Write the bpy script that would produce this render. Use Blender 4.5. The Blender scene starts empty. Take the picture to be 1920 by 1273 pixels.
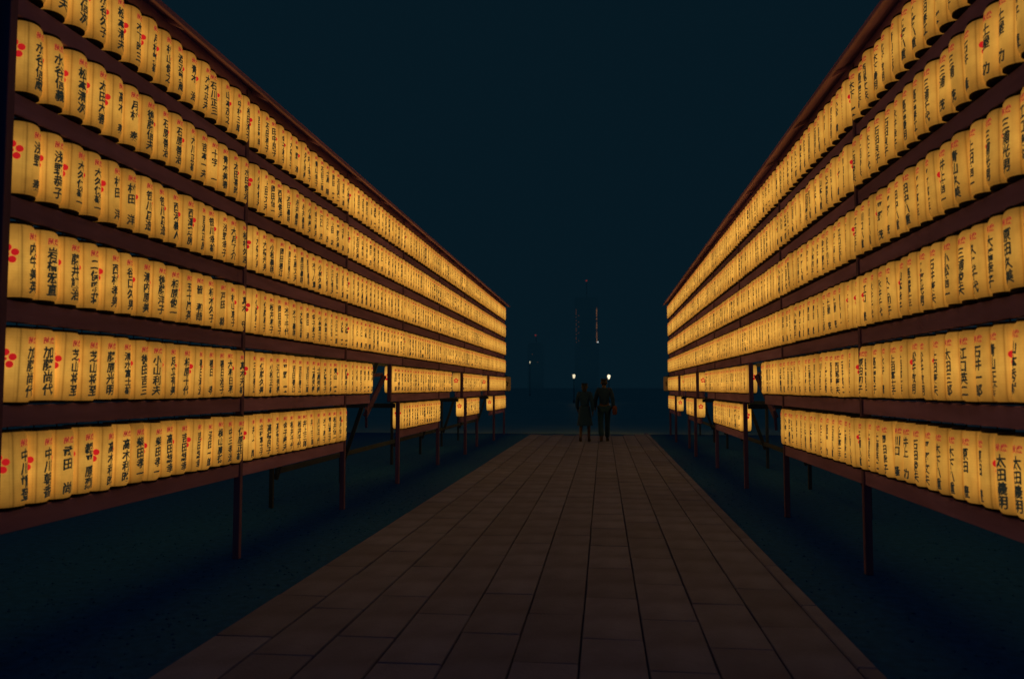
import bpy, bmesh, math, random
import numpy as np
from mathutils import Vector, Matrix
from mathutils.bvhtree import BVHTree
R = math.radians
random.seed(7)
SC = bpy.context.scene
COL = SC.collection

# ------------------------------------------------------------------ camera, night sky, exposure
cam_d = bpy.data.cameras.new('camera')
cam = bpy.data.objects.new('camera', cam_d)
COL.objects.link(cam)
cam_d.sensor_width = 36.0
cam_d.lens = 28.125
cam_d.clip_start = 0.05
cam_d.clip_end = 6000
CAM = Vector((0.0, 0.0, 1.5))
YAW = R(6.5)
PITCH = R(3.45)
cam.location = CAM
cam.rotation_euler = (math.pi / 2 + PITCH, 0, YAW)
SC.camera = cam
cam_d.dof.use_dof = True
cam_d.dof.focus_distance = 10.0
cam_d.dof.aperture_fstop = 2.0

w = bpy.data.worlds.new('World')
SC.world = w
w.use_nodes = True
bg = w.node_tree.nodes['Background']
bg.inputs['Color'].default_value = (0.13, 0.60, 1.0, 1)
bg.inputs['Strength'].default_value = 0.0155

SC.view_settings.view_transform = 'Standard'
SC.view_settings.look = 'None'
SC.view_settings.exposure = 0
SC.view_settings.gamma = 1
SC.view_settings.use_curve_mapping = False
try:
    SC.cycles.max_bounces = 5
    SC.cycles.diffuse_bounces = 3
    SC.cycles.glossy_bounces = 2
    SC.cycles.sample_clamp_indirect = 2.0
except Exception:
    pass

# ------------------------------------------------------------------ helpers
def tag(o, label=None, cat=None, group=None, kind=None):
    if label: o['label'] = label
    if cat: o['category'] = cat
    if group: o['group'] = group
    if kind: o['kind'] = kind
    return o

def obj(name, me, parent=None, loc=None, mat=None):
    o = bpy.data.objects.new(name, me)
    COL.objects.link(o)
    if parent is not None: o.parent = parent
    if loc is not None: o.location = loc
    if mat is not None and me is not None and len(me.materials) == 0:
        me.materials.append(mat)
    return o

def empty(name, loc, rz=0):
    o = bpy.data.objects.new(name, None)
    o.empty_display_size = 0.2
    COL.objects.link(o)
    o.location = loc
    o.rotation_euler = (0, 0, rz)
    return o

def mesh_from(name, vs, fs, mat=None, smooth=False):
    me = bpy.data.meshes.new(name)
    me.from_pydata([tuple(v) for v in vs], [], fs)
    if mat: me.materials.append(mat)
    if smooth:
        me.polygons.foreach_set('use_smooth', [True] * len(me.polygons))
    me.update()
    return me

def box_bm(bm, x0, x1, y0, y1, z0, z1, bev=0.0):
    r = bmesh.ops.create_cube(bm, size=1.0)
    vs = r['verts']
    bmesh.ops.scale(bm, vec=(x1 - x0, y1 - y0, z1 - z0), verts=vs)
    bmesh.ops.translate(bm, vec=((x0 + x1) / 2, (y0 + y1) / 2, (z0 + z1) / 2), verts=vs)
    if bev > 0:
        es = list({e for v in vs for e in v.link_edges})
        bmesh.ops.bevel(bm, geom=es, offset=bev, segments=1, affect='EDGES')

def bm_mesh(bm, name, mat=None, smooth=False):
    me = bpy.data.meshes.new(name)
    bm.to_mesh(me)
    bm.free()
    if mat: me.materials.append(mat)
    if smooth:
        me.polygons.foreach_set('use_smooth', [True] * len(me.polygons))
    return me

def box_me(name, x0, x1, y0, y1, z0, z1, mat=None, bev=0.0):
    bm = bmesh.new()
    box_bm(bm, min(x0, x1), max(x0, x1), min(y0, y1), max(y0, y1), min(z0, z1), max(z0, z1), bev)
    return bm_mesh(bm, name, mat)

def beam_me(name, a, b, wx, wz, mat):
    """square timber from a to b"""
    a = Vector(a); b = Vector(b)
    d = b - a
    L = d.length
    q = d.to_track_quat('Y', 'Z')
    bm = bmesh.new()
    box_bm(bm, -wx / 2, wx / 2, 0, L, -wz / 2, wz / 2, 0.003)
    bmesh.ops.transform(bm, matrix=Matrix.Translation(a) @ q.to_matrix().to_4x4(), verts=bm.verts)
    return bm_mesh(bm, name, mat)

def lathe_me(name, prof, n, mat=None, smooth=True):
    vs, fs = [], []
    for r, z in prof:
        for i in range(n):
            t = 2 * math.pi * i / n
            vs.append((r * math.cos(t), r * math.sin(t), z))
    for j in range(len(prof) - 1):
        for i in range(n):
            a = j * n + i; b = j * n + (i + 1) % n
            fs.append((a, b, b + n, a + n))
    return mesh_from(name, vs, fs, mat, smooth)

# ------------------------------------------------------------------ materials
def newmat(name):
    m = bpy.data.materials.new(name)
    m.use_nodes = True
    nt = m.node_tree
    return m, nt, nt.nodes['Principled BSDF']

def N(nt, t, **kw):
    n = nt.nodes.new(t)
    for k, v in kw.items():
        setattr(n, k, v)
    return n

def noise_mat(name, c1, c2, scale=(6, 6, 6), rough=0.7, bump=0.15, detail=4.0, rand=0.0, bscale=None, spec=0.3):
    m, nt, p = newmat(name)
    tc = N(nt, 'ShaderNodeTexCoord')
    mp = N(nt, 'ShaderNodeMapping')
    mp.inputs['Scale'].default_value = scale
    nt.links.new(tc.outputs['Object'], mp.inputs['Vector'])
    nz = N(nt, 'ShaderNodeTexNoise')
    nz.inputs['Scale'].default_value = 1.0
    nz.inputs['Detail'].default_value = detail
    nt.links.new(mp.outputs[0], nz.inputs['Vector'])
    cr = N(nt, 'ShaderNodeValToRGB')
    cr.color_ramp.elements[0].position = 0.32
    cr.color_ramp.elements[1].position = 0.68
    cr.color_ramp.elements[0].color = (*c1, 1)
    cr.color_ramp.elements[1].color = (*c2, 1)
    nt.links.new(nz.outputs['Fac'], cr.inputs['Fac'])
    out = cr.outputs['Color']
    if rand > 0:
        oi = N(nt, 'ShaderNodeObjectInfo')
        mr = N(nt, 'ShaderNodeMapRange')
        mr.inputs['To Min'].default_value = 1 - rand
        mr.inputs['To Max'].default_value = 1 + rand
        nt.links.new(oi.outputs['Random'], mr.inputs['Value'])
        mx = N(nt, 'ShaderNodeMix', data_type='RGBA', blend_type='MULTIPLY')
        mx.inputs['Factor'].default_value = 1
        nt.links.new(out, mx.inputs['A'])
        nt.links.new(mr.outputs[0], mx.inputs['B'])
        out = mx.outputs['Result']
    nt.links.new(out, p.inputs['Base Color'])
    p.inputs['Roughness'].default_value = rough
    p.inputs['Specular IOR Level'].default_value = spec
    if bump > 0:
        n2 = N(nt, 'ShaderNodeTexNoise')
        n2.inputs['Scale'].default_value = bscale or 3.0
        n2.inputs['Detail'].default_value = 5
        nt.links.new(mp.outputs[0], n2.inputs['Vector'])
        b = N(nt, 'ShaderNodeBump')
        b.inputs['Strength'].default_value = bump
        b.inputs['Distance'].default_value = 0.01
        nt.links.new(n2.outputs['Fac'], b.inputs['Height'])
        nt.links.new(b.outputs[0], p.inputs['Normal'])
    return m

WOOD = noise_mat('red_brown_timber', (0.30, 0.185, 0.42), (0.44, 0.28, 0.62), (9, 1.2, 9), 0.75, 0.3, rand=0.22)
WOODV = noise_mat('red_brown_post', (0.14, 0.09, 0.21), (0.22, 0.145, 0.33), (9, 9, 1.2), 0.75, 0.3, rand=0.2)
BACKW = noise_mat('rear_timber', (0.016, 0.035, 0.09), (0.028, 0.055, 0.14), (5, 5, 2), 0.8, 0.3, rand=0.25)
SLAB = noise_mat('paving_stone', (0.090, 0.125, 0.36), (0.145, 0.205, 0.56), (2.6, 2.6, 2.6), 0.78, 0.5, rand=0.13, bscale=22, detail=8)
BED = noise_mat('joint_sand', (0.05, 0.09, 0.22), (0.07, 0.12, 0.30), (9, 9, 9), 0.95, 0.3)
GROUND = noise_mat('dark_gravel', (0.009, 0.09, 0.38), (0.014, 0.13, 0.55), (14, 14, 14), 0.95, 0.8, bscale=6, detail=8, spec=0.1)
BLACK = noise_mat('black_lacquer', (0.005, 0.006, 0.008), (0.009, 0.010, 0.012), (20, 20, 20), 0.6, 0)
METAL = noise_mat('lamp_metal', (0.05, 0.16, 0.22), (0.07, 0.20, 0.27), (8, 8, 8), 0.5, 0)
FACADE = noise_mat('tower_glass', (0.80, 0.86, 0.86), (0.90, 0.94, 0.94), (0.05, 0.05, 0.02), 0.08, 0)
FACADE.node_tree.nodes['Principled BSDF'].inputs['Metallic'].default_value = 1.0
SKY_SHEEN = noise_mat('sky_reflecting_sheet', (0.24, 0.48, 0.56), (0.32, 0.58, 0.66), (0.3, 0.3, 0.3), 0.42, 0, spec=0.9)  # glossy finish that lifts the far ground to the sky's tone

def flat(name, c, rough=0.8, emis=None, es=0.0):
    m, nt, p = newmat(name)
    nz = N(nt, 'ShaderNodeTexNoise')
    nz.inputs['Scale'].default_value = 30
    tc = N(nt, 'ShaderNodeTexCoord')
    nt.links.new(tc.outputs['Object'], nz.inputs['Vector'])
    mx = N(nt, 'ShaderNodeMix', data_type='RGBA')
    mx.inputs['A'].default_value = (*[x * 0.75 for x in c], 1)
    mx.inputs['B'].default_value = (*c, 1)
    nt.links.new(nz.outputs['Fac'], mx.inputs['Factor'])
    nt.links.new(mx.outputs['Result'], p.inputs['Base Color'])
    p.inputs['Roughness'].default_value = rough
    if emis:
        p.inputs['Emission Color'].default_value = (*emis, 1)
        p.inputs['Emission Strength'].default_value = es
    return m

INK = flat('brush_ink', (0.012, 0.012, 0.012), 0.9, (0.012, 0.014, 0.010), 1.0)
CREST = flat('red_crest_ink', (0.42, 0.02, 0.02), 0.8, (0.50, 0.010, 0.012), 0.85)
STAMP = flat('red_stamp_ink', (0.40, 0.05, 0.03), 0.8, (0.25, 0.028, 0.016), 0.95)

def paper_mat(name, from_attr):
    """oiled paper over bamboo hoops, lit by the bulb inside: u is the angle round the lantern, v its height"""
    m, nt, p = newmat(name)
    L = nt.links.new
    uv = N(nt, 'ShaderNodeUVMap'); uv.uv_map = 'UVMap'
    sp = N(nt, 'ShaderNodeSeparateXYZ'); L(uv.outputs[0], sp.inputs[0])
    def math_(op, a, b=None, c=None, clamp=False):
        n = N(nt, 'ShaderNodeMath', operation=op); n.use_clamp = clamp
        for i, x in enumerate((a, b, c)):
            if x is None: continue
            if isinstance(x, (int, float)): n.inputs[i].default_value = x
            else: L(x, n.inputs[i])
        return n.outputs[0]
    u, v = sp.outputs[0], sp.outputs[1]
    # bulb glow along the height, brightest a little under the middle
    t = math_('SUBTRACT', v, 0.50)
    t2 = math_('MULTIPLY', t, t)
    glow = math_('SUBTRACT', 1.22, math_('MULTIPLY', t2, 3.1))
    # bamboo hoops
    s = math_('SINE', math_('MULTIPLY', v, 2 * math.pi * 25))
    hoop = math_('ADD', 0.965, math_('MULTIPLY', s, 0.04))
    # pasted paper joints: u in turns, joints at four angles
    seam = None
    for c0, wd, st in ((0.136, 0.011, 0.42), (0.864, 0.011, 0.42), (0.136, 0.035, 0.14), (0.864, 0.035, 0.14), (0.168, 0.006, 0.22), (0.832, 0.006, 0.22), (0.072, 0.005, 0.12), (0.925, 0.005, 0.14), (0.34, 0.008, 0.25), (0.64, 0.008, 0.25)):
        d = math_('ABSOLUTE', math_('SUBTRACT', u, c0))
        k = math_('MULTIPLY', math_('SUBTRACT', 1.0, math_('DIVIDE', d, wd), clamp=True), st)
        seam = k if seam is None else math_('ADD', seam, k)
    seamf = math_('SUBTRACT', 1.0, seam)
    # cloudy paper and small bruises
    tc = N(nt, 'ShaderNodeTexCoord')
    oi = N(nt, 'ShaderNodeObjectInfo')
    va = N(nt, 'ShaderNodeVectorMath', operation='ADD')
    L(tc.outputs['Object'], va.inputs[0])
    vm = N(nt, 'ShaderNodeVectorMath', operation='SCALE')
    L(oi.outputs['Location'], vm.inputs[0]); vm.inputs['Scale'].default_value = 3.7
    L(vm.outputs[0], va.inputs[1])
    nz = N(nt, 'ShaderNodeTexNoise'); nz.inputs['Scale'].default_value = 14; nz.inputs['Detail'].default_value = 6
    L(va.outputs[0], nz.inputs['Vector'])
    cl = math_('ADD', 0.62, math_('MULTIPLY', nz.outputs['Fac'], 0.76))
    nz2 = N(nt, 'ShaderNodeTexNoise'); nz2.inputs['Scale'].default_value = 260; nz2.inputs['Detail'].default_value = 2
    L(va.outputs[0], nz2.inputs['Vector'])
    cl2 = math_('ADD', 0.80, math_('MULTIPLY', nz2.outputs['Fac'], 0.40))
    if from_attr:
        at = N(nt, 'ShaderNodeAttribute'); at.attribute_name = 'lamp'
        lamp = at.outputs['Fac']
    else:
        sc = N(nt, 'ShaderNodeSeparateColor'); L(oi.outputs['Color'], sc.inputs[0])
        lamp = sc.outputs[0]
    tot = math_('MULTIPLY', glow, hoop)
    tot = math_('MULTIPLY', tot, seamf)
    tot = math_('MULTIPLY', tot, cl)
    tot = math_('MULTIPLY', tot, cl2)
    tot = math_('MULTIPLY', tot, lamp)
    tot = math_('MULTIPLY', tot, PAPER_E)
    cr = N(nt, 'ShaderNodeValToRGB')
    cr.color_ramp.elements[0].position = 0.0
    cr.color_ramp.elements[0].color = (0.80, 0.345, 0.045, 1)
    cr.color_ramp.elements[1].position = 1.0
    cr.color_ramp.elements[1].color = (0.80, 0.36, 0.05, 1)
    e = cr.color_ramp.elements.new(0.45); e.color = (0.86, 0.43, 0.065, 1)
    L(v, cr.inputs['Fac'])
    L(cr.outputs['Color'], p.inputs['Emission Color'])
    L(tot, p.inputs['Emission Strength'])
    p.inputs['Base Color'].default_value = (0.80, 0.50, 0.16, 1)
    p.inputs['Roughness'].default_value = 0.65
    p.inputs['Specular IOR Level'].default_value = 0.25
    m.cycles.emission_sampling = 'FRONT'
    return m
PAPER_E = 0.54
PAPER = paper_mat('lit_paper', False)
PAPER_FAR = paper_mat('lit_paper_far', True)

# ------------------------------------------------------------------ layout constants
Y0, BAY = 6.83, 2.87
def KY(k): return Y0 + BAY * k
END = 6.65
LR, LH = 0.0925, 0.405
ROWZ = [0.852 + 0.5716 * i for i in range(6)]
ROWZ[5] -= 0.014        # lowest row first
SIDES = {'left': (-3.19, -1), 'right': (2.085, 1)}   # face of the posts, outward direction
def face(side, off):                                 # off > 0 goes away from the path
    x, s = SIDES[side]
    return x + s * off
LC = 0.046                                           # lantern axis behind the post face

# ------------------------------------------------------------------ ground and path
g = obj('ground', mesh_from('ground', [(-2500, -60, 0), (2500, -60, 0), (2500, 4000, 0), (-2500, 4000, 0)], [(0, 1, 2, 3)], GROUND))
tag(g, kind='structure')
PX0, PX1, PY0, PY1 = -2.285, 1.40, 2.2, 24.6
path = obj('path', box_me('path', PX0, PX1, PY0 - 1.5, PY1, 0.004, 0.03, BED))
tag(path, kind='structure')
SW = 0.357
slab_meshes = []
for i in range(6):
    bm = bmesh.new()
    box_bm(bm, -SW / 2 + 0.0055, SW / 2 - 0.0055, -0.456, 0.456, 0, 0.045, 0.005)
    for v in bm.verts:
        v.co.z += random.uniform(-0.0022, 0.0022)
        v.co.x += random.uniform(-0.0016, 0.0016)
        v.co.y += random.uniform(-0.002, 0.002)
    slab_meshes.append(bm_mesh(bm, 'paving_slab', SLAB))
jx = -0.135
cols = []
x = jx - 6 * SW
while x + SW <= PX1 - 0.02:
    cols.append(x); x += SW
off0 = random.random()
for ci, x in enumerate(cols):
    y = 1.0 + (ci % 2) * 0.46 + random.uniform(-0.12, 0.12)
    while y + 0.46 < PY1 + 0.3:
        o = obj('paving_slab', slab_meshes[random.randrange(6)], path)
        o.location = (x + SW / 2, y + 0.46, 0.008 + random.uniform(-0.0012, 0.002))
        o.rotation_euler = (random.uniform(-.0025, .0025), random.uniform(-.004, .004), random.uniform(-.003, .003))
        y += 0.92
# narrow border stones on both sides
bme = box_me('border_stone', -0.052, 0.052, -0.595, 0.595, 0, 0.058, SLAB, 0.008)
for bx in (cols[-1] + SW + 0.055,):
    y = 0.8
    while y < PY1 + 0.2:
        o = obj('border_stone', bme, path)
        if bx < 0: o.scale = (0.3, 1, 1)
        o.location = (bx, y + 0.6, 0.002)
        o.rotation_euler = (0, 0, random.uniform(-.003, .003))
        y += 1.2

sheen_sheet = obj('added_sky_reflector', mesh_from('added_sky_reflector', [(-400, 26.2, 0.006), (400, 26.2, 0.006), (900, 3900, 0.006), (-900, 3900, 0.006)], [(0, 1, 2, 3)], SKY_SHEEN))  # added sheet, mirrors the sky so the dark ground blends into it
tag(sheen_sheet, kind='structure')
# gravel pebbles and fallen leaves on the ground by the racks: uncountable
def pebbles():
    rng = np.random.RandomState(3)
    ico = bmesh.new(); bmesh.ops.create_icosphere(ico, subdivisions=1, radius=1.0)
    bv = np.array([v.co[:] for v in ico.verts]); bf = np.array([[v.index for v in f.verts] for f in ico.faces]); ico.free()
    n = 3500
    xs = np.where(rng.rand(n) < 0.6, rng.uniform(-5.2, PX0 - 0.16, n), rng.uniform(cols[-1] + SW + 0.14, 4.2, n))
    ys = 2.5 + 18 * rng.rand(n) ** 1.7
    r = rng.uniform(0.005, 0.013, n)
    V = bv[None] * (r[:, None, None] * np.stack([rng.uniform(.7, 1.3, n), rng.uniform(.7, 1.3, n), rng.uniform(.4, .8, n)], 1)[:, None, :])
    V = V + np.stack([xs, ys, r * 0.25], 1)[:, None, :]
    F = bf[None] + (np.arange(n) * len(bv))[:, None, None]
    V = V.reshape(-1, 3); F = F.reshape(-1, 3)
    me = bpy.data.meshes.new('gravel')
    me.vertices.add(len(V)); me.vertices.foreach_set('co', V.ravel())
    me.loops.add(F.size); me.loops.foreach_set('vertex_index', F.ravel())
    me.polygons.add(len(F)); me.polygons.foreach_set('loop_start', np.arange(0, F.size, 3)); me.polygons.foreach_set('loop_total', np.full(len(F), 3))
    me.update(calc_edges=True)
    me.materials.append(GROUND)
    o = obj('gravel', me)
    tag(o, 'dark loose gravel on the ground either side of the paved path', 'gravel', kind='stuff')
pebbles()

# ------------------------------------------------------------------ racks
ROW5 = [(-1, 0), (0, 1), (1, 1.38), (1.75, 3.4), (3.67, 4.9), (5.1, END)]
ROW6 = [(-1, 0), (0, 1), (1.93, 3), (3.84, 4.7), (5.5, END)]
UP = [(-1, 0), (0, 1), (1, 2), (2, 3), (3, 4), (4, 5), (5, 6), (6, END)]
def rows(i):  # 0 = lowest
    return ROW6 if i == 0 else ROW5 if i == 1 else UP
PW = 0.052
def make_rack(side, label):
    fx = lambda o: face(side, o)
    ymid = KY(2.8)
    root = empty('lantern_rack', (fx(0.3), ymid, 0))
    tag(root, label, 'lantern rack', 'timber racks lining the path')
    inv = Vector((-fx(0.3), -ymid, 0))
    def part(name, me):
        o = obj(name, me, root); o.location = inv; return o
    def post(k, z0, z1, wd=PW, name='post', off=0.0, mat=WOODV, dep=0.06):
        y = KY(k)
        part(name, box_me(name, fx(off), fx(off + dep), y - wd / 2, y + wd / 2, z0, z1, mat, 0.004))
    top = ROWZ[5] + LH + 0.10
    LOWB = ROWZ[0] - 0.15
    # posts that reach the ground
    for k in (0, 1): post(k, 0, top, off=0.0, dep=0.06)
    part('end_board', box_me('end_board', fx(0.0), fx(0.30), KY(-1) - 0.06, KY(-1) + 0.0, 0, top, WOODV, 0.004))
    for k in (2, 3, 4, 5, 6): post(k, ROWZ[2] - 0.14, top, off=0.0, dep=0.06)
    post(1.93, 0, ROWZ[1] - 0.14, 0.05, off=0.0, dep=0.06); post(3.0, 0, ROWZ[2] - 0.142)
    post(3.86, 0, ROWZ[1] - 0.14, 0.07, off=-0.115); post(4.7, 0, ROWZ[1] - 0.14)
    post(5.52, 0, ROWZ[1] - 0.14, 0.07, off=-0.115); post(END + 0.012, 0, top, 0.06)
    post(1.75, ROWZ[1] - 0.139, ROWZ[2] - 0.142, 0.05, off=0.0, dep=0.06); post(3.70, ROWZ[1] - 0.139, ROWZ[2] - 0.142, 0.07, off=-0.115)
    post(5.13, ROWZ[1] - 0.139, ROWZ[2] - 0.142, 0.07, off=-0.115)
    # rails, one timber per bay
    def rail(k0, k1, ztop, h=0.118):
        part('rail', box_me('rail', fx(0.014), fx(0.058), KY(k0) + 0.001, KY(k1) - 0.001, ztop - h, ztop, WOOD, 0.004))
    for i in range(6):
        segs = rows(i)
        for (a, b) in segs:
            rail(a, b, ROWZ[i] - 0.018)
        if i == 2: pass
    for (a, b) in UP: rail(a, b, ROWZ[5] + LH + 0.13, 0.10)
    # slim hanging bar behind each rail for the lantern hooks
    for i in range(6):
        for (a, b) in rows(i):
            part('hanging_bar', box_me('hanging_bar', fx(0.022), fx(0.038), KY(a) + 0.03, KY(b) - 0.03, ROWZ[i] + LH + 0.030, ROWZ[i] + LH + 0.045, BACKW))
    # roof: lapped boards sloping down towards the path, ridge, rear slope
    def roof_board(o0, z0, o1, z1, a, b, th=0.016):
        s = SIDES[side][1]
        ya, yb = KY(a) - (0.12 if a == -1 else -0.002), KY(b) + (0.12 if b == END else -0.002)
        vs = []
        for y in (ya, yb):
            vs += [(fx(o0), y, z0), (fx(o1), y, z1), (fx(o1), y, z1 + th), (fx(o0), y, z0 + th)]
        fs = [(0, 1, 2, 3), (7, 6, 5, 4), (0, 4, 5, 1), (1, 5, 6, 2), (2, 6, 7, 3), (3, 7, 4, 0)]
        part('roof_board', mesh_from('roof_board', vs, fs, WOOD))
    zb = 4.15
    spans = [(-1, 1), (1, 3), (3, 5), (5, END)]
    for (a, b) in spans:
        for j in range(4):
            o0 = -0.155 + j * 0.105
            z0 = zb + 0.018 + j * 0.052
            roof_board(o0, z0, o0 + 0.118, z0 + 0.048, a, b)
        for j in range(4):
            o1 = 0.72 - j * 0.105
            z1 = zb + 0.018 + j * 0.052
            roof_board(o1 - 0.118, z1 + 0.048, o1, z1, a, b)
        # eave batten and ridge cap
        part('eave_batten', box_me('eave_batten', fx(-0.165), fx(-0.135), KY(a) - (0.12 if a == -1 else -.002), KY(b) + (0.12 if b == END else -.002), zb - 0.012, zb + 0.016, WOOD, 0.003))
        part('ridge_cap', box_me('ridge_cap', fx(0.24), fx(0.32), KY(a) - (0.12 if a == -1 else -.002), KY(b) + (0.12 if b == END else -.002), zb + 0.258, zb + 0.285, WOOD, 0.003))
    k = -1.0
    ks = [-1 + 0.01, -0.5, 0.02, 0.5, 1.02, 1.5, 2.02, 2.5, 3.02, 3.5, 4.02, 4.5, 5.02, 5.5, 6.02, END - 0.02]
    for k in ks:
        part('rafter', beam_me('rafter', (fx(-0.13), KY(k) + 0.05, zb + 0.0), (fx(0.28), KY(k) + 0.05, zb + 0.20), 0.03, 0.028, WOOD))
    # rear frame: posts, rails, raking braces
    rear = 0.92
    rp = [1, 1.93, 3, 3.86, 4.7, 5.52, END]
    for k in rp:
        y = KY(k)
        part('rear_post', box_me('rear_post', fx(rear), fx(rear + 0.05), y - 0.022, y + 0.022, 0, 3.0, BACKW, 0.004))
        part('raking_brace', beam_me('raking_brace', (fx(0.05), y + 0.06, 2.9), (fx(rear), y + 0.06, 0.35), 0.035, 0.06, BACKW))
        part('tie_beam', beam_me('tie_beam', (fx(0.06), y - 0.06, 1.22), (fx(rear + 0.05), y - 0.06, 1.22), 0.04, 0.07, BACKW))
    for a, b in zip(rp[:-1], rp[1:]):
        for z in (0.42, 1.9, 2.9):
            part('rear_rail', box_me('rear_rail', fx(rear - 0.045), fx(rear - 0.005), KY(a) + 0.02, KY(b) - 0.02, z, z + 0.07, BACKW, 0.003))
    part('gap_brace', beam_me('gap_brace', (fx(0.10), KY(1.75) - 0.04, 1.68), (fx(0.30), KY(1.63), 1.08), 0.04, 0.07, WOODV))
    part('gap_brace', beam_me('gap_brace', (fx(0.26), KY(1.60), 1.20), (fx(0.34), KY(1.70), 0.92), 0.035, 0.06, WOODV))
    part('gap_brace', beam_me('gap_brace', (fx(0.30), KY(1.52), 1.66), (fx(0.14), KY(1.74), 1.70), 0.04, 0.05, WOODV))
    for a, b in ((1, 1.93), (3, 3.86), (4.7, 5.52)):
        part('cross_brace', beam_me('cross_brace', (fx(0.5), KY(b) - 0.08, 1.75), (fx(0.5), KY(a) + 0.35, 0.95), 0.05, 0.075, BACKW))
    return root
make_rack('left', 'dark red-brown timber rack of glowing lanterns along the left side of the path')
make_rack('right', 'dark red-brown timber rack of glowing lanterns along the right side of the path')

# ------------------------------------------------------------------ lettering: one flat glyph per character, reused
GLY = {}
def glyph(ch):
    if ch in GLY: return GLY[ch]
    cu = bpy.data.curves.new('glyph', 'FONT')
    cu.body = ch; cu.size = 1.0; cu.resolution_u = 1; cu.fill_mode = 'FRONT'
    cu.offset = 0.022
    ob = bpy.data.objects.new('glyph_tmp', cu); COL.objects.link(ob)
    dg = bpy.context.evaluated_depsgraph_get()
    me = bpy.data.meshes.new_from_object(ob.evaluated_get(dg))
    bpy.data.objects.remove(ob); bpy.data.curves.remove(cu)
    bm = bmesh.new(); bm.from_mesh(me); bpy.data.meshes.remove(me)
    if len(bm.verts) == 0:
        bm.free(); GLY[ch] = (np.zeros((0, 2)), np.zeros((0, 3), int)); return GLY[ch]
    bmesh.ops.remove_doubles(bm, verts=bm.verts, dist=0.006)
    xs = [v.co.x for v in bm.verts]; ys = [v.co.y for v in bm.verts]
    cx = (min(xs) + max(xs)) / 2; cy = 0.36
    for v in bm.verts: v.co.x -= cx; v.co.y -= cy
    for c in (-0.3, -0.15, 0.0, 0.15, 0.3):
        bmesh.ops.bisect_plane(bm, geom=bm.verts[:] + bm.edges[:] + bm.faces[:], plane_co=(c, 0, 0), plane_no=(1, 0, 0), dist=0.001)
    bmesh.ops.triangulate(bm, faces=bm.faces)
    rnd = random.Random(ord(ch))
    a1, a2, p1, p2 = rnd.uniform(.012, .022), rnd.uniform(.012, .022), rnd.uniform(0, 6), rnd.uniform(0, 6)
    for v in bm.verts:     # hand-brushed wobble
        x, y = v.co.x, v.co.y
        v.co.x = x * 1.0 + a1 * math.sin(y * 9 + p1) + 0.03 * y + rnd.uniform(-.008, .008)
        v.co.y = y + a2 * math.sin(x * 8 + p2) + 0.07 * x + rnd.uniform(-.008, .008)
    bm.verts.index_update()
    V = np.array([(v.co.x, v.co.y) for v in bm.verts]); F = np.array([[v.index for v in f.verts] for f in bm.faces])
    bm.free()
    GLY[ch] = (V, F)
    return GLY[ch]

PROF = [(0.074, 0.000), (0.0825, 0.008), (0.0888, 0.020), (0.0918, 0.042), (0.0929, 0.080), (0.0928, 0.15), (0.0928, 0.25), (0.0925, 0.315),
        (0.0918, 0.363), (0.0888, 0.385), (0.0825, 0.397), (0.074, 0.405)]
PZ = np.array([p[1] for p in PROF]); PR = np.array([p[0] for p in PROF])

# local frame of a lantern: axis z, its inscription faces local +x; the near crest faces local -y (mirrored racks use a half-turn)
def wrap(V2, lift, bold=False):
    """(arc length, height) -> points on the lantern's skin"""
    r = np.interp(V2[:, 1], PZ, PR) + lift
    if bold: r = r + np.linspace(0, 0.0004, len(r))
    t = V2[:, 0] / LR
    return np.stack([r * np.cos(t), r * np.sin(t), V2[:, 1]], 1)

def layout(cols_, bold=False):
    """cols_: list of (text, x centre, ztop, zbot, char width)"""
    Vs, Fs, n = [], [], 0
    for (txt, xc, zt, zb, cw) in cols_:
        m = len(txt)
        step = (zt - zb) / m
        for i, ch in enumerate(txt):
            if ch in ' 　': continue
            V, F = glyph(ch)
            if len(F) == 0: continue
            W = V.copy()
            W[:, 0] = W[:, 0] * cw + xc
            W[:, 1] = W[:, 1] * min(step * 1.02, cw * 1.35) + (zt - step * (i + 0.5))
            Vs.append(W); Fs.append(F + n); n += len(W)
            if bold:
                W2 = W.copy(); W2[:, 0] += cw * 0.030; W2[:, 1] -= cw * 0.022
                Vs.append(W2); Fs.append(F + n); n += len(W2)
    if not Vs: return np.zeros((0, 2)), np.zeros((0, 3), int)
    return np.concatenate(Vs), np.concatenate(Fs)

def name_layout(txt, small=None):
    # split in two so each column is a mesh of its own
    return layout([(txt, -0.006 * 1 if not small else 0.008, 0.308, 0.026, 0.071 if not small else 0.057)], True)
def small_layout(small):
    return layout([(small, -0.035, 0.296, 0.06, 0.024)])
def stamp_layout():
    return layout([('献', -0.020, 0.362, 0.322, 0.038), ('燈', 0.021, 0.362, 0.322, 0.038)])

def crest_layout(tc, zc, rd=0.0195, ring=0.036):
    V, F = [], []
    def disc(cx, cz, r, n=12):
        b = len(V); V.append((cx, cz))
        for i in range(n):
            t = 2 * math.pi * i / n
            V.append((cx + r * math.cos(t), cz + r * math.sin(t)))
        for i in range(n): F.append((b, b + 1 + i, b + 1 + (i + 1) % n))
    for i in range(5):
        t = math.pi / 2 + i * 2 * math.pi / 5
        disc(tc + ring * math.cos(t), zc + ring * math.sin(t), rd)
    disc(tc, zc, 0.009, 8)
    return np.array(V), np.array(F)
CRT = R(91) * LR

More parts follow.
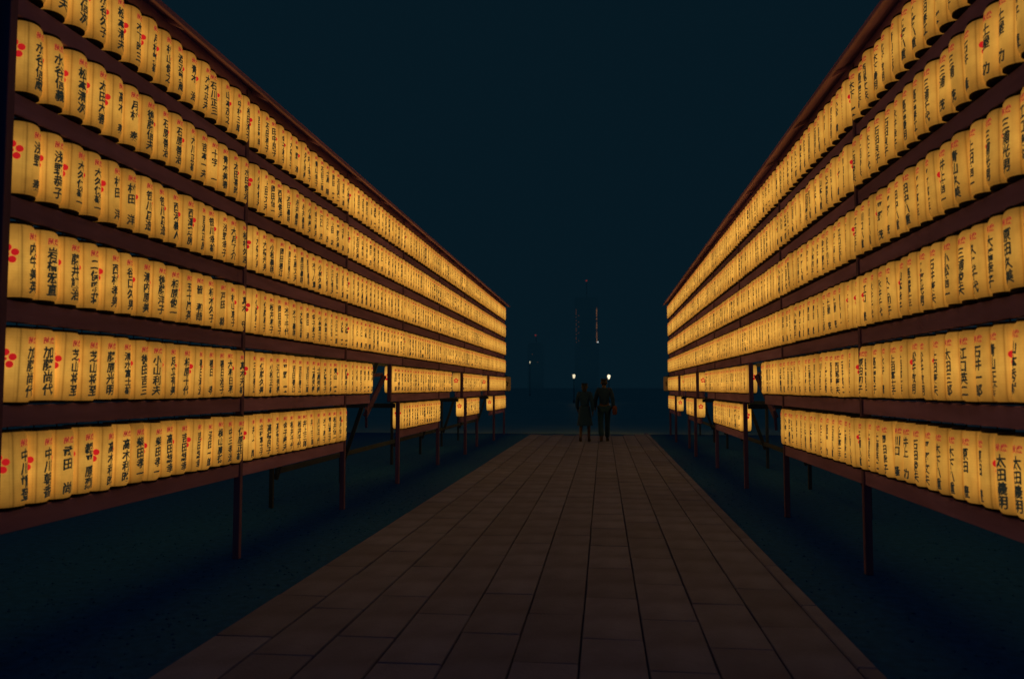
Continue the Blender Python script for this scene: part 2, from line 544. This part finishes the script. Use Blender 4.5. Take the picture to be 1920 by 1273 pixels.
def np_mesh(name, V, F, mat):
    me = bpy.data.meshes.new(name)
    me.vertices.add(len(V)); me.vertices.foreach_set('co', np.asarray(V, dtype=np.float32).ravel())
    me.loops.add(F.size); me.loops.foreach_set('vertex_index', F.ravel().astype(np.int32))
    me.polygons.add(len(F)); me.polygons.foreach_set('loop_start', np.arange(0, F.size, F.shape[1], dtype=np.int32))
    me.polygons.foreach_set('loop_total', np.full(len(F), F.shape[1], dtype=np.int32))
    me.update(calc_edges=True)
    me.materials.append(mat)
    return me

def body_arrays(n, prof):
    V, F, UV = [], [], []
    for r, z in prof:
        for i in range(n):
            t = 2 * math.pi * i / n
            V.append((r * math.cos(t), r * math.sin(t), z))
    for j in range(len(prof) - 1):
        for i in range(n):
            a = j * n + i; b = j * n + (i + 1) % n
            F.append((a, b, b + n, a + n))
            v0, v1 = prof[j][1] / LH, prof[j + 1][1] / LH
            UV.append(((i / n, v0), ((i + 1) / n, v0), ((i + 1) / n, v1), (i / n, v1)))
    return np.array(V), np.array(F), np.array(UV)

def body_mesh():
    V, F, UV = body_arrays(32, PROF)
    me = np_mesh('paper_lantern', V, F, PAPER)
    uvl = me.uv_layers.new(name='UVMap')
    uvl.data.foreach_set('uv', UV.reshape(-1).astype(np.float32))
    me.polygons.foreach_set('use_smooth', [True] * len(me.polygons))
    return me
BODY = body_mesh()
RING = lathe_me('ring', [(0.0, 0.002), (0.060, 0.002), (0.062, 0.0), (0.0785, 0.0), (0.0795, 0.012), (0.0765, 0.0145), (0.0, 0.0145)], 20, BLACK)
HOOK = lathe_me('hanger', [(0.0035, 0.014), (0.0035, 0.045)], 6, BLACK)
def crest_mesh(sgn):
    V, F = crest_layout(sgn * CRT, 0.235)
    # subdivide not needed: petals are small against the radius
    return np_mesh('crest', wrap(V, 0.0012), F, CREST)
CR_A, CR_B = crest_mesh(1), crest_mesh(-1)
sv, sf = stamp_layout()
STAMP_ME = np_mesh('stamp', wrap(sv, 0.0012), sf, STAMP)

# inscriptions as they read on the nearest bay of the left rack, top row first, from the near post
NEAR_LEFT = {
 5: ['水谷信義', '木村政夫', '大谷信次', '水谷久子', '松本清夫', '木下昭三', '月村繁雄', '村山俊之', '渡辺繁蔵', '青木 治', '大木正夫', '石川正三', '山本茂之', '中村三郎', '松田清子'],
 4: ['水谷信蔵', '水谷信義', '松本清次', '太田大春', '高木 泰', '月村 泰', '後藤信夫', '石原善治', '石原善治', '大川正雄', '吉本一夫', '十字 一', '青木美春', '太田喜昭', '水田俊治'],
 3: ['浅野 泰', '浅野恭子', '大久保雄一', '大久保雄一', '村田 洋', '村田 洋', '笹川周造', '笹川周造', '西河義人', '西澤憲房', '吉澤正房', '笹川幸雄', '浅野幸子', '大月了介', '松村久志'],
 2: ['内牛美英', '岩橋宏直', '藤井謙治', '二俣雅荘', '西村孝男', '谷口久男', '清内原美', '後藤洋子', '相原俊一', '五十嵐英', '皆 和哉', '相木久子', '戸田 稔', '村山恵子', '真木 守'],
 1: ['加藤尚代', '加藤尚代', '芝山将至', '芝山将至', '藤原光明', '清水富士雄', '後田吉三', '小山利夫', '足立有美', '相原十代', '春日清治', '春日 孝', '春日治子', '大和日和', '真木天雄'],
 0: ['中川靖登', '中川朝香', '武田 尚', '親平原烈', '高木利昭', '高木利昭', '柴田孝一', '柴田孝一', '高田総幸', '吉田総幸', '吉田総幸', '沼田一郎', '横山廣徳', '中三孝治', '佐原正雄'],
}
SUR = ['田中', '山本', '佐藤', '小林', '吉田', '石井', '大橋', '小松', '岡田', '三浦', '森本', '江口', '青山', '西尾', '井上', '久保', '太田', '川口', '平野', '松井', '木下', '上田', '原田', '永井', '北村', '金子', '土屋', '高橋', '小川', '石田']
GIV = ['正雄', '和子', '一郎', '光男', '義明', '幸子', '久美', '清', '茂', '三郎', '英二', '俊夫', '春江', '文夫', '富士子', '実', '康夫', '隆', '良子', '秀樹', '信一', '八重', '豊', '功', '敏明', '千代']
SMALL = ['有限会社石井建設', '株式会社小松商店', '合資会社田中工業', '株式会社大橋製作所']
rn = random.Random(11)
_last = None
def rand_name():
    global _last
    if _last and rn.random() < 0.3:
        r_ = _last; _last = None; return r_
    s = rn.choice(SUR); gname = rn.choice(GIV)
    _last = s + (gname if len(gname) > 1 else ' ' + gname)
    return _last

NAME_ME = {}
def name_mesh(txt, small):
    key = (txt, small)
    if key not in NAME_ME:
        V, F = name_layout(txt, small)
        NAME_ME[key] = np_mesh('inscription', wrap(V, 0.0010, True), F, INK)
    return NAME_ME[key]

def side_mesh(small):
    if ('side', small) not in NAME_ME:
        V, F = small_layout(small)
        NAME_ME[('side', small)] = np_mesh('side_inscription', wrap(V, 0.0012), F, INK)
    return NAME_ME[('side', small)]

# ------------------------------------------------------------------ where every lantern hangs
ORD = ['first', 'second', 'third', 'fourth', 'fifth', 'sixth', 'seventh', 'eighth', 'ninth', 'tenth', 'eleventh', 'twelfth', 'thirteenth', 'fourteenth', 'fifteenth', 'sixteenth', 'seventeenth', 'eighteenth', 'nineteenth', 'twentieth', 'twenty-first', 'twenty-second', 'twenty-third', 'twenty-fourth', 'twenty-fifth', 'twenty-sixth']
ROWN = ['bottom row', 'second row from bottom', 'third row from bottom', 'third row from top', 'second row from top', 'top row']
fwd = Vector((-math.sin(YAW) * math.cos(PITCH), math.cos(YAW) * math.cos(PITCH), math.sin(PITCH)))
rgt = Vector((math.cos(YAW), math.sin(YAW), 0))
upv = rgt.cross(fwd)
def proj(p):
    d = Vector(p) - CAM
    z = d.dot(fwd)
    return 960 + 1500 * d.dot(rgt) / z, 636.5 - 1500 * d.dot(upv) / z, z
LAN = []
rl = random.Random(5)
for side in ('left', 'right'):
    for i in range(6):
        nm_prev = None
        for si, (a, b) in enumerate(rows(i)):
            y0 = KY(a) + PW / 2; y1 = KY(b) - (PW / 2 if b in (0, 1, 2, 3, 4, 5, 6) or b == END else 0)
            if a not in (-1, 0, 1, 2, 3, 4, 5, 6): y0 = KY(a) + 0.03
            if a > 3.6 and a not in (4, 5, 6): y0 = KY(a) + 0.08
            n = round((y1 - y0) / 0.1876)
            pitch = (y1 - y0) / n
            for j in range(n):
                y = y0 + pitch * (j + 0.5)
                if side == 'left' and a == -1: txt, small = NEAR_LEFT[i][j % 15], None
                else:
                    txt = rand_name(); small = rn.choice(SMALL) if (side == 'right' and rn.random() < 0.12) else None
                x = face(side, LC) + rl.uniform(-0.004, 0.004)
                z = ROWZ[i] + rl.uniform(-0.003, 0.003)
                px, py, dz = proj((x, y, z + LH / 2))
                ext = 1500 * 0.21 / dz
                vis = -30 < px < 1950 and -ext < py < 1273 + ext
                face_turn = (R(11) if side == 'left' else -R(11)) if (j == 0 and a in (-1, 0, 1, 2)) else 0
                LAN.append(dict(side=side, row=i, seg=(a, b), j=j, n=n, txt=txt, small=small, x=x, y=y, z=z, d=dz, vis=vis,
                                rot=rl.gauss(0, R(5.5)) * (0.4 if face_turn else 1) + face_turn, lamp=max(0.62, rl.gauss(1.0, 0.105)), tilt=(rl.gauss(0, R(1.1)), rl.gauss(0, R(1.3)))))
for L_ in LAN:
    # lens falloff put into lamp strength: nearest stretch dimmed, far ones raised
    L_['lamp'] *= 0.86 if L_['y'] < KY(0) else 1.04 if L_['y'] < KY(1) else 1.28
vis = sorted([l for l in LAN if l['vis']], key=lambda l: l['d'])
near = vis[:300]
nid = {id(l) for l in near}
far = [l for l in LAN if id(l) not in nid]
BAYN = {-1: 'nearest bay', 0: 'second bay', 1: 'third bay'}
for l in near:
    s = SIDES[l['side']][1]
    o = obj('paper_lantern', BODY)
    o.location = (l['x'], l['y'], l['z'])
    # the inscription faces the path; on the left rack that is +X, on the right rack -X
    o.rotation_euler = (l['tilt'][0], l['tilt'][1], (0 if s < 0 else math.pi) + l['rot'])
    o.color = (l['lamp'], l['lamp'], l['lamp'], 1)
    two = 'two-column' if l['small'] else 'glowing'
    bay = BAYN.get(int(l['seg'][0]), 'fourth bay' if l['seg'][0] == 2 else 'fifth bay')
    if l['seg'][0] == 1.93 or l['seg'][0] == 1.75: bay = 'bay past the gap'
    lab = f"{two} paper lantern, {l['side']} rack, {ROWN[l['row']]}, {bay}, {ORD[l['j']]} from its near post"
    tag(o, lab, 'paper lantern', 'paper lanterns hung in rows on the two racks')
    obj('ring', RING, o, (0, 0, LH - 0.001)); obj('ring', RING, o, (0, 0, -0.0135))
    obj('hanger', HOOK, o, (0, 0, LH))
    obj('inscription', name_mesh(l['txt'], l['small']), o)
    if l['small']: obj('side_inscription', side_mesh(l['small']), o)
    obj('stamp', STAMP_ME, o)
    obj('crest', CR_A, o); obj('crest', CR_B, o)

# the remaining, smaller lanterns: one object, real geometry
def far_lanterns():
    lowp = [PROF[0], PROF[1], PROF[2], PROF[4], PROF[7], PROF[9], PROF[10], PROF[11]]
    bV, bF, bUV = body_arrays(18, lowp)
    rV, rF, _ = body_arrays(12, [(0.005, 0.0), (0.0765, 0.0), (0.0765, 0.0145), (0.005, 0.0145)])
    cA = crest_layout(CRT, 0.235); cB = crest_layout(-CRT, 0.235)
    cAv, cBv = wrap(cA[0], 0.0022), wrap(cB[0], 0.0022)
    st = stamp_layout(); stv = wrap(st[0], 0.0022)
    names = {}
    def simple_name(seed):      # three strokes a character, for lanterns where a character is about a pixel
        r_ = random.Random(seed)
        V, F = [], []
        for c in range(4):
            zc = 0.27 - c * 0.068
            def quad(x0, x1, z0, z1):
                nseg = 2 if abs(x1 - x0) > 0.03 else 1
                for q in range(nseg):
                    a_ = x0 + (x1 - x0) * q / nseg; b_ = x0 + (x1 - x0) * (q + 1) / nseg
                    k = len(V); V.extend([(a_, z0), (b_, z0), (b_, z1), (a_, z1)]); F.append((k, k + 1, k + 2)); F.append((k, k + 2, k + 3))
            x = r_.uniform(-.01, .01)
            quad(-0.026, 0.026, zc + 0.010, zc + 0.018); quad(-0.022, 0.024, zc - 0.014, zc - 0.006)
            quad(x - 0.009, x + 0.009, zc - 0.028, zc + 0.026)
            if r_.random() < .6: quad(x + 0.012, x + 0.019, zc - 0.022, zc + 0.01)
        return wrap(np.array(V), 0.0025), np.array(F)
    SIMPLE = [simple_name(q) for q in range(7)]
    Vq, Fq, UVq, LMq, MIq = [], [], [], [], []
    Vt, Ft, MIt = [], [], []
    nq = 0
    for l in far:
        s = SIDES[l['side']][1]
        a = (0 if s < 0 else math.pi) + l['rot']
        M = np.array([[math.cos(a), -math.sin(a), 0], [math.sin(a), math.cos(a), 0], [0, 0, 1]])
        T = np.array([l['x'], l['y'], l['z']])
        tr = lambda V: V @ M.T + T
        Vq.append((tr(bV), bF, 0, bUV, l['lamp']))
        Vq.append((tr(rV + np.array([0, 0, LH - 0.001])), rF, 1, None, 1)); Vq.append((tr(rV + np.array([0, 0, -0.0135])), rF, 1, None, 1))
        if l['d'] < 21:
            V, F = name_layout(l['txt'], l['small']); V = wrap(V, 0.002)
        else:
            V, F = SIMPLE[sum(map(ord, l['txt'])) % 7]
        Vt.append((tr(V), F, 2))
        if l['d'] < 30:
            Vt.append((tr(cAv), cA[1], 3)); Vt.append((tr(cBv), cB[1], 3))
        Vt.append((tr(stv), st[1], 4))
    verts, starts, tots, loops, mi, uvs, lamp = [], [], [], [], [], [], []
    n = 0
    for V, F, m, UV, lm in Vq:
        verts.append(V); loops.append((F + n).ravel()); tots.append(np.full(len(F), 4)); mi.append(np.full(len(F), m))
        uvs.append(UV.reshape(-1, 2) if UV is not None else np.zeros((F.size, 2))); lamp.append(np.full(len(V), lm)); n += len(V)
    for V, F, m in Vt:
        verts.append(V); loops.append((F + n).ravel()); tots.append(np.full(len(F), 3)); mi.append(np.full(len(F), m))
        uvs.append(np.zeros((F.size, 2))); lamp.append(np.ones(len(V))); n += len(V)
    verts = np.concatenate(verts); loops = np.concatenate(loops); tots = np.concatenate(tots); mi = np.concatenate(mi); uvs = np.concatenate(uvs); lamp = np.concatenate(lamp)
    me = bpy.data.meshes.new('far_paper_lanterns')
    me.vertices.add(len(verts)); me.vertices.foreach_set('co', verts.astype(np.float32).ravel())
    me.loops.add(len(loops)); me.loops.foreach_set('vertex_index', loops.astype(np.int32))
    me.polygons.add(len(tots)); me.polygons.foreach_set('loop_start', (np.cumsum(tots) - tots).astype(np.int32)); me.polygons.foreach_set('loop_total', tots.astype(np.int32))
    me.polygons.foreach_set('material_index', mi.astype(np.int32))
    me.polygons.foreach_set('use_smooth', mi == 0)
    me.update(calc_edges=True)
    uvl = me.uv_layers.new(name='UVMap'); uvl.data.foreach_set('uv', uvs.astype(np.float32).ravel())
    at = me.attributes.new('lamp', 'FLOAT', 'POINT'); at.data.foreach_set('value', lamp.astype(np.float32))
    for m_ in (PAPER_FAR, BLACK, INK, CREST, STAMP): me.materials.append(m_)
    o = obj('paper_lanterns_in_the_distance', me)
    tag(o, 'long receding rows of small glowing lanterns further along both racks', 'paper lanterns', 'paper lanterns hung in rows on the two racks', 'stuff')
    labs = [o['label'] for o in bpy.data.objects if 'label' in o]; print('duplicate labels', len(labs) - len(set(labs)))
    print('far lanterns', len(far), 'faces', len(tots), 'near', len(near))
far_lanterns()

# dim, turned lanterns with a black plum crest at the far ends of the racks
DIM = flat('faint_glow_paper', (0.30, 0.20, 0.11), 0.8, (0.30, 0.15, 0.04), 0.10)  # weak emission paints a faint glow into the paper
def end_lantern(side, label):
    x = face(side, -0.02)
    y = KY(END) + 0.34
    me = lathe_me('end_lantern', [(r * 1.5, z * 1.12) for r, z in PROF], 24, DIM)
    o = obj('end_lantern', me); o.location = (x, y, ROWZ[1] - 0.02)
    tag(o, label, 'paper lantern', 'dim lanterns with black crests at the rack ends')
    for z in (-0.0135, LH * 1.12 - 0.001):
        r_ = obj('ring', RING, o, (0, 0, z)); r_.scale = (1.5, 1.5, 1)
    V, F = crest_layout(0, 0.235, 0.030, 0.058)
    W = wrap(V, 0.0); r0 = LR * 1.5 + 0.002
    t = V[:, 0] / r0
    W = np.stack([r0 * np.cos(t), r0 * np.sin(t), V[:, 1]], 1)
    c = obj('black_crest', np_mesh('black_crest', W, F, BLACK), o)
    c.rotation_euler = (0, 0, -math.pi / 2)
    # bracket that carries it
    b = obj('bracket', box_me('bracket', -0.012, 0.012, -0.36, 0.02, LH * 1.12 + 0.02, LH * 1.12 + 0.05, BACKW), o)
end_lantern('left', 'dim, faintly glowing lantern with black plum crest at the far end of the left rack')
end_lantern('right', 'dim, faintly glowing lantern with black plum crest at the far end of the right rack')

# ------------------------------------------------------------------ far background
def street_lamp(x, y, h, label, s=1.0, es=3.0, group='street lamps beyond the path'):
    root = empty('street_lamp', (x, y, 0))
    tag(root, label, 'street lamp', group)
    obj('base', lathe_me('base', [(0.0, 0.0), (0.13 * s, 0.0), (0.13 * s, 0.08), (0.07 * s, 0.35)], 12, METAL), root)
    obj('pole', lathe_me('pole', [(0.055 * s, 0.3), (0.035 * s, h - 0.25 * s)], 12, METAL), root)
    g_ = flat('lamp_glass', (0.8, 0.8, 0.7), 0.4, (1.0, 0.86, 0.56), es)
    obj('globe', lathe_me('globe', [(0.05 * s, h - 0.24 * s), (0.085 * s, h - 0.18 * s), (0.13 * s, h - 0.02 * s), (0.15 * s, h + 0.07 * s), (0.12 * s, h + 0.15 * s), (0.05 * s, h + 0.185 * s)], 16, g_), root)
    obj('cap', lathe_me('cap', [(0.0, h + 0.24 * s), (0.05 * s, h + 0.22 * s), (0.12 * s, h + 0.19 * s), (0.0, h + 0.18 * s)], 12, METAL), root)
street_lamp(-2.9, 80, 2.66, 'left of two small white street lamps glowing in the dark beyond the path', 0.95, 0.95)
street_lamp(0.55, 80, 2.60, 'right of two small white street lamps glowing in the dark beyond the path', 1.0, 1.5)
street_lamp(-13.7, 150, 6.3, 'pinprick white lamp far off left of the pair of street lamps', 0.9, 0.5)

LITW = flat('lit_window', (0.3, 0.2, 0.1), 0.5, (0.75, 0.30, 0.12), 0.32)
LITW2 = flat('lit_window_dim', (0.3, 0.2, 0.1), 0.5, (0.60, 0.22, 0.12), 0.10)
LITW3 = flat('lit_window_white', (0.3, 0.3, 0.3), 0.5, (0.8, 0.9, 0.9), 0.8)
BEACON = flat('red_beacon', (0.3, 0.02, 0.02), 0.5, (1.0, 0.10, 0.08), 0.15)
def tower(x, y, w_, d_, h, mast, label, wins):
    root = empty('distant_tower', (x, y, 0))
    tag(root, label, 'tower block', 'faint towers on the horizon')
    obj('facade', box_me('facade', -w_ / 2, w_ / 2, 0, d_, 0, h, FACADE), root)
    obj('roof', box_me('roof', -w_ / 2 + 1, w_ / 2 - 1, 1, d_ - 1, h + 0.01, h + 3, FACADE), root)
    obj('mast', box_me('mast', -0.25, 0.25, d_ / 2 - 0.25, d_ / 2 + 0.25, h + 3.01, mast - 1.2, METAL), root)
    obj('beacon', lathe_me('beacon', [(0.0, mast - 1.2), (1.0, mast - 1.0), (1.2, mast), (1.0, mast + 0.9), (0, mast + 1.1)], 10, BEACON), root)
    for (wx, wz, sx, sz, m_) in wins:
        obj('window', box_me('window', wx - sx / 2, wx + sx / 2, -0.12, -0.01, wz - sz / 2, wz + sz / 2, m_), root)
D_ = 1200; pm = D_ / 1500
wins = []
rw = random.Random(2)
for q in range(23):
    z = (726 - 577 - q * 2.9) * pm + 1.5
    wins.append((15.0, z, 1.3, 1.0, LITW if rw.random() < .75 else LITW2))
    if rw.random() < .85: wins.append((-15.6 + rw.choice((0, 0, 3.6)), z, 1.2, 1.0, LITW2))
wins.append((16.5, (726 - 641) * pm + 1.5, 1.6, 1.6, LITW3))
tower(-24.2, D_, 36, 30, 134, 162, 'tall faint tower with two dotted columns of lit windows straight beyond the path', wins)
tower(-101, D_, 24, 24, 66, 80.5, 'lower faint tower with a small red beacon, left of the tall tower', [(3, 40, 1.2, 1.0, LITW2), (-5, 52, 1.2, 1.0, LITW2)])

# ------------------------------------------------------------------ people
def skin_mesh(name, verts, edges, radii, mat, levels=1, root=0):
    me = bpy.data.meshes.new(name)
    me.from_pydata(verts, edges, [])
    o = bpy.data.objects.new(name, me); COL.objects.link(o)
    sk = o.modifiers.new('skin', 'SKIN')
    for i, r_ in enumerate(radii):
        d = me.skin_vertices[0].data[i]
        d.radius = r_ if isinstance(r_, tuple) else (r_, r_)
        d.use_root = (i == root)
    sk.use_smooth_shade = True
    if levels:
        ss = o.modifiers.new('sub', 'SUBSURF'); ss.levels = levels; ss.render_levels = levels
    dg = bpy.context.evaluated_depsgraph_get()
    out = bpy.data.meshes.new_from_object(o.evaluated_get(dg))
    bpy.data.objects.remove(o)
    out.materials.clear(); out.materials.append(mat)
    return out

SKINM = flat('skin', (0.07, 0.055, 0.07), 0.6)
HAIR = flat('black_hair', (0.006, 0.02, 0.05), 0.7)
NAVY = flat('navy_wool', (0.003, 0.05, 0.20), 0.95)
DARKT = flat('dark_trousers', (0.006, 0.06, 0.18), 0.95)
RUST = flat('rust_cloth', (0.12, 0.05, 0.045), 0.9)
BROWNC = flat('brown_jacket', (0.005, 0.045, 0.17), 0.95)
SHOE = flat('dark_shoe', (0.012, 0.012, 0.014), 0.5)
def person(x, y, rz, h, kind, label):
    """walking figure; local +y is the walking direction"""
    s = h / 1.70
    P = {
     'pel': (0, 0, .93), 'sp': (0, .01, 1.08), 'ch': (0, .0, 1.27), 'nb': (0, -.01, 1.42), 'nk': (0, .005, 1.48), 'hd': (0, .02, 1.58), 'ht': (0, .015, 1.655),
     'sl': (-.17, -.01, 1.385), 'sr': (.17, -.01, 1.385), 'el': (-.225, .06, 1.12), 'er': (.225, -.09, 1.12), 'wl': (-.22, .20, .92), 'wr': (.235, -.07, .87),
     'hl': (-.095, 0, .88), 'hr': (.095, 0, .88), 'kl': (-.10, -.02, .49), 'kr': (.10, .17, .50), 'al': (-.10, -.24, .14), 'ar': (.10, .20, .09),
     'tl': (-.11, -.14, .03), 'tr': (.115, .36, .035), 'fl': (-.10, -.27, .10), 'fr': (.10, .17, .05)}
    E = [('pel', 'sp'), ('sp', 'ch'), ('ch', 'nb'), ('nb', 'nk'), ('nk', 'hd'), ('hd', 'ht'), ('ch', 'sl'), ('ch', 'sr'), ('sl', 'el'), ('sr', 'er'), ('el', 'wl'), ('er', 'wr'),
         ('pel', 'hl'), ('pel', 'hr'), ('hl', 'kl'), ('hr', 'kr'), ('kl', 'al'), ('kr', 'ar'), ('al', 'tl'), ('ar', 'tr')]
    RD = {'pel': (.125, .10), 'sp': (.105, .085), 'ch': (.125, .095), 'nb': (.06, .055), 'nk': .05, 'hd': (.073, .088), 'ht': (.06, .07), 'sl': .052, 'sr': .052, 'el': .038, 'er': .038,
          'wl': .026, 'wr': .026, 'hl': .085, 'hr': .085, 'kl': .055, 'kr': .055, 'al': .038, 'ar': .038, 'tl': (.035, .025), 'tr': (.035, .025), 'fl': .03, 'fr': .03}
    names = ['pel'] + [k for k in P if k != 'pel' and k not in ('fl', 'fr')]
    vs = [tuple(c * s for c in P[k]) for k in names]
    rd = [RD[k] if not isinstance(RD[k], tuple) else RD[k] for k in names]
    rd = [tuple(q * s for q in r_) if isinstance(r_, tuple) else r_ * s for r_ in rd]
    ed = [(names.index(a), names.index(b)) for a, b in E]
    # hands: palm and five fingers each
    for sd, wk in ((-1, 'wl'), (1, 'wr')):
        wv = Vector(P[wk]); el = Vector(P['el' if sd < 0 else 'er'])
        dr = (wv - el).normalized()
        palm = wv + dr * 0.06
        base = len(vs); vs.append(tuple(palm * s)); rd.append((.022 * s, .014 * s)); ed.append((names.index(wk), base))
        for f in range(5):
            off = Vector((0, (f - 1.5) * 0.013, 0)) if f < 4 else Vector((-sd * 0.02, 0.03, 0.02))
            a_ = palm + dr * (0.028 if f < 4 else 0.0) + off
            ln = (0.055, 0.065, 0.06, 0.045, 0.035)[f]
            b_ = a_ + dr * ln + Vector((-sd * 0.012, 0, 0))
            k = len(vs); vs += [tuple(a_ * s), tuple(b_ * s)]; rd += [.0085 * s, .007 * s]; ed += [(base, k), (k, k + 1)]
    body = obj('person', skin_mesh('person', vs, ed, rd, SKINM, 1))
    body.location = (x, y, 0.052); body.rotation_euler = (0, 0, rz)
    tag(body, label, 'person')
    def cloth(name, keys, edges, scale, mat, extra=None):
        ks = list(keys)
        v2 = [tuple(c * s for c in P[k]) for k in ks]
        r2 = []
        for k in ks:
            r_ = RD[k]; m_ = extra.get(k, 0) if extra else 0
            r2.append(tuple((q + scale + m_) * s for q in r_) if isinstance(r_, tuple) else (r_ + scale + m_) * s)
        e2 = [(ks.index(a), ks.index(b)) for a, b in edges]
        return obj(name, skin_mesh(name, v2, e2, r2, mat, 1), body)
    top = NAVY if kind == 'coat' else BROWNC
    cloth('jacket', ['ch', 'pel', 'sp', 'nb', 'sl', 'sr', 'el', 'er', 'wl', 'wr'], [('pel', 'sp'), ('sp', 'ch'), ('ch', 'nb'), ('ch', 'sl'), ('ch', 'sr'), ('sl', 'el'), ('sr', 'er'), ('el', 'wl'), ('er', 'wr')], 0.022, top)
    if kind == 'coat':
        # flared coat skirt to just over the knee
        pr = []
        n = 20; vs2 = []; fs2 = []
        for (rx, ry, z, yo) in ((.15, .12, 1.02, 0), (.17, .145, .86, .01), (.20, .20, .66, .03), (.225, .25, .47, .03)):
            for i in range(n):
                t = 2 * math.pi * i / n
                wv = 1 + .05 * math.sin(5 * t) * (1.1 - z)
                vs2.append((rx * wv * math.cos(t) * s, (ry * wv * math.sin(t) + yo) * s, z * s))
        for j in range(3):
            for i in range(n):
                a_ = j * n + i; b_ = j * n + (i + 1) % n
                fs2.append((a_, a_ + n, b_ + n, b_))
        obj('coat_skirt', mesh_from('coat_skirt', vs2, fs2, top, True), body)
    else:
        cloth('trousers', ['pel', 'hl', 'hr', 'kl', 'kr', 'al', 'ar'], [('pel', 'hl'), ('pel', 'hr'), ('hl', 'kl'), ('hr', 'kr'), ('kl', 'al'), ('kr', 'ar')], 0.02, DARKT, {'al': .022, 'ar': .022})
    for a_, t_, f_ in (('al', 'tl', 'fl'), ('ar', 'tr', 'fr')):
        pts = [P[f_], P[a_], P[t_]]
        v3 = [tuple(c * s for c in q) for q in pts]
        obj('shoe', skin_mesh('shoe', v3, [(0, 1), (0, 2)], [.042 * s, .045 * s, (.044 * s, .034 * s)], SHOE, 1), body)
    hv = [(0, -.005, 1.60), (0, -.035, 1.52), (0, .0, 1.665)]
    long_ = kind == 'coat'
    if long_: hv[1] = (0, -.055, 1.42)
    obj('hair', skin_mesh('hair', [tuple(c * s for c in q) for q in hv], [(0, 1), (0, 2)], [(.084 * s, .085 * s), (.062 * s, .04 * s), (.070 * s, .075 * s)], HAIR, 1), body)
    # face: nose, eyes, mouth, ears
    nose = obj('nose', skin_mesh('nose', [(0, .105 * s, 1.585 * s), (0, .122 * s, 1.555 * s)], [(0, 1)], [.009 * s, .013 * s], SKINM, 1), body)
    for sx in (-1, 1):
        e_ = obj('eye', lathe_me('eye', [(0, -.006), (.010, -.003), (.010, .003), (0, .006)], 8, HAIR), body)
        e_.location = (sx * .03 * s, .100 * s, 1.592 * s)
        e2 = obj('ear', lathe_me('ear', [(0, -.028), (.012, -.015), (.013, .012), (0, .026)], 8, SKINM), body)
        e2.location = (sx * .082 * s, .015 * s, 1.575 * s)
    m_ = obj('mouth', box_me('mouth', -.02 * s, .02 * s, .098 * s, .108 * s, 1.518 * s, 1.526 * s, RUST, .002), body)
    return body
pB = person(0.02, 21.75, R(6), 1.70, 'jacket', 'person in brown jacket and dark trousers walking at the far end of the path')
pA = person(-0.50, 21.6, R(-4), 1.58, 'coat', 'person in long dark coat with bare calves walking beside the brown jacket')
# shoulder bag held at the hip of the right-hand person
bm = bmesh.new(); box_bm(bm, -.06, .06, -.15, .15, -.12, .12, .03)
bag = obj('shoulder_bag', bm_mesh(bm, 'shoulder_bag', RUST, True)); bag.location = (0.30, 21.70, 0.90)
tag(bag, 'rust coloured bag at the hip of the person in the brown jacket', 'bag')
st_ = beam_me('bag_strap', (0, 0, .12), (-0.16, 0, .60), .012, .03, RUST)
obj('strap', st_, bag)
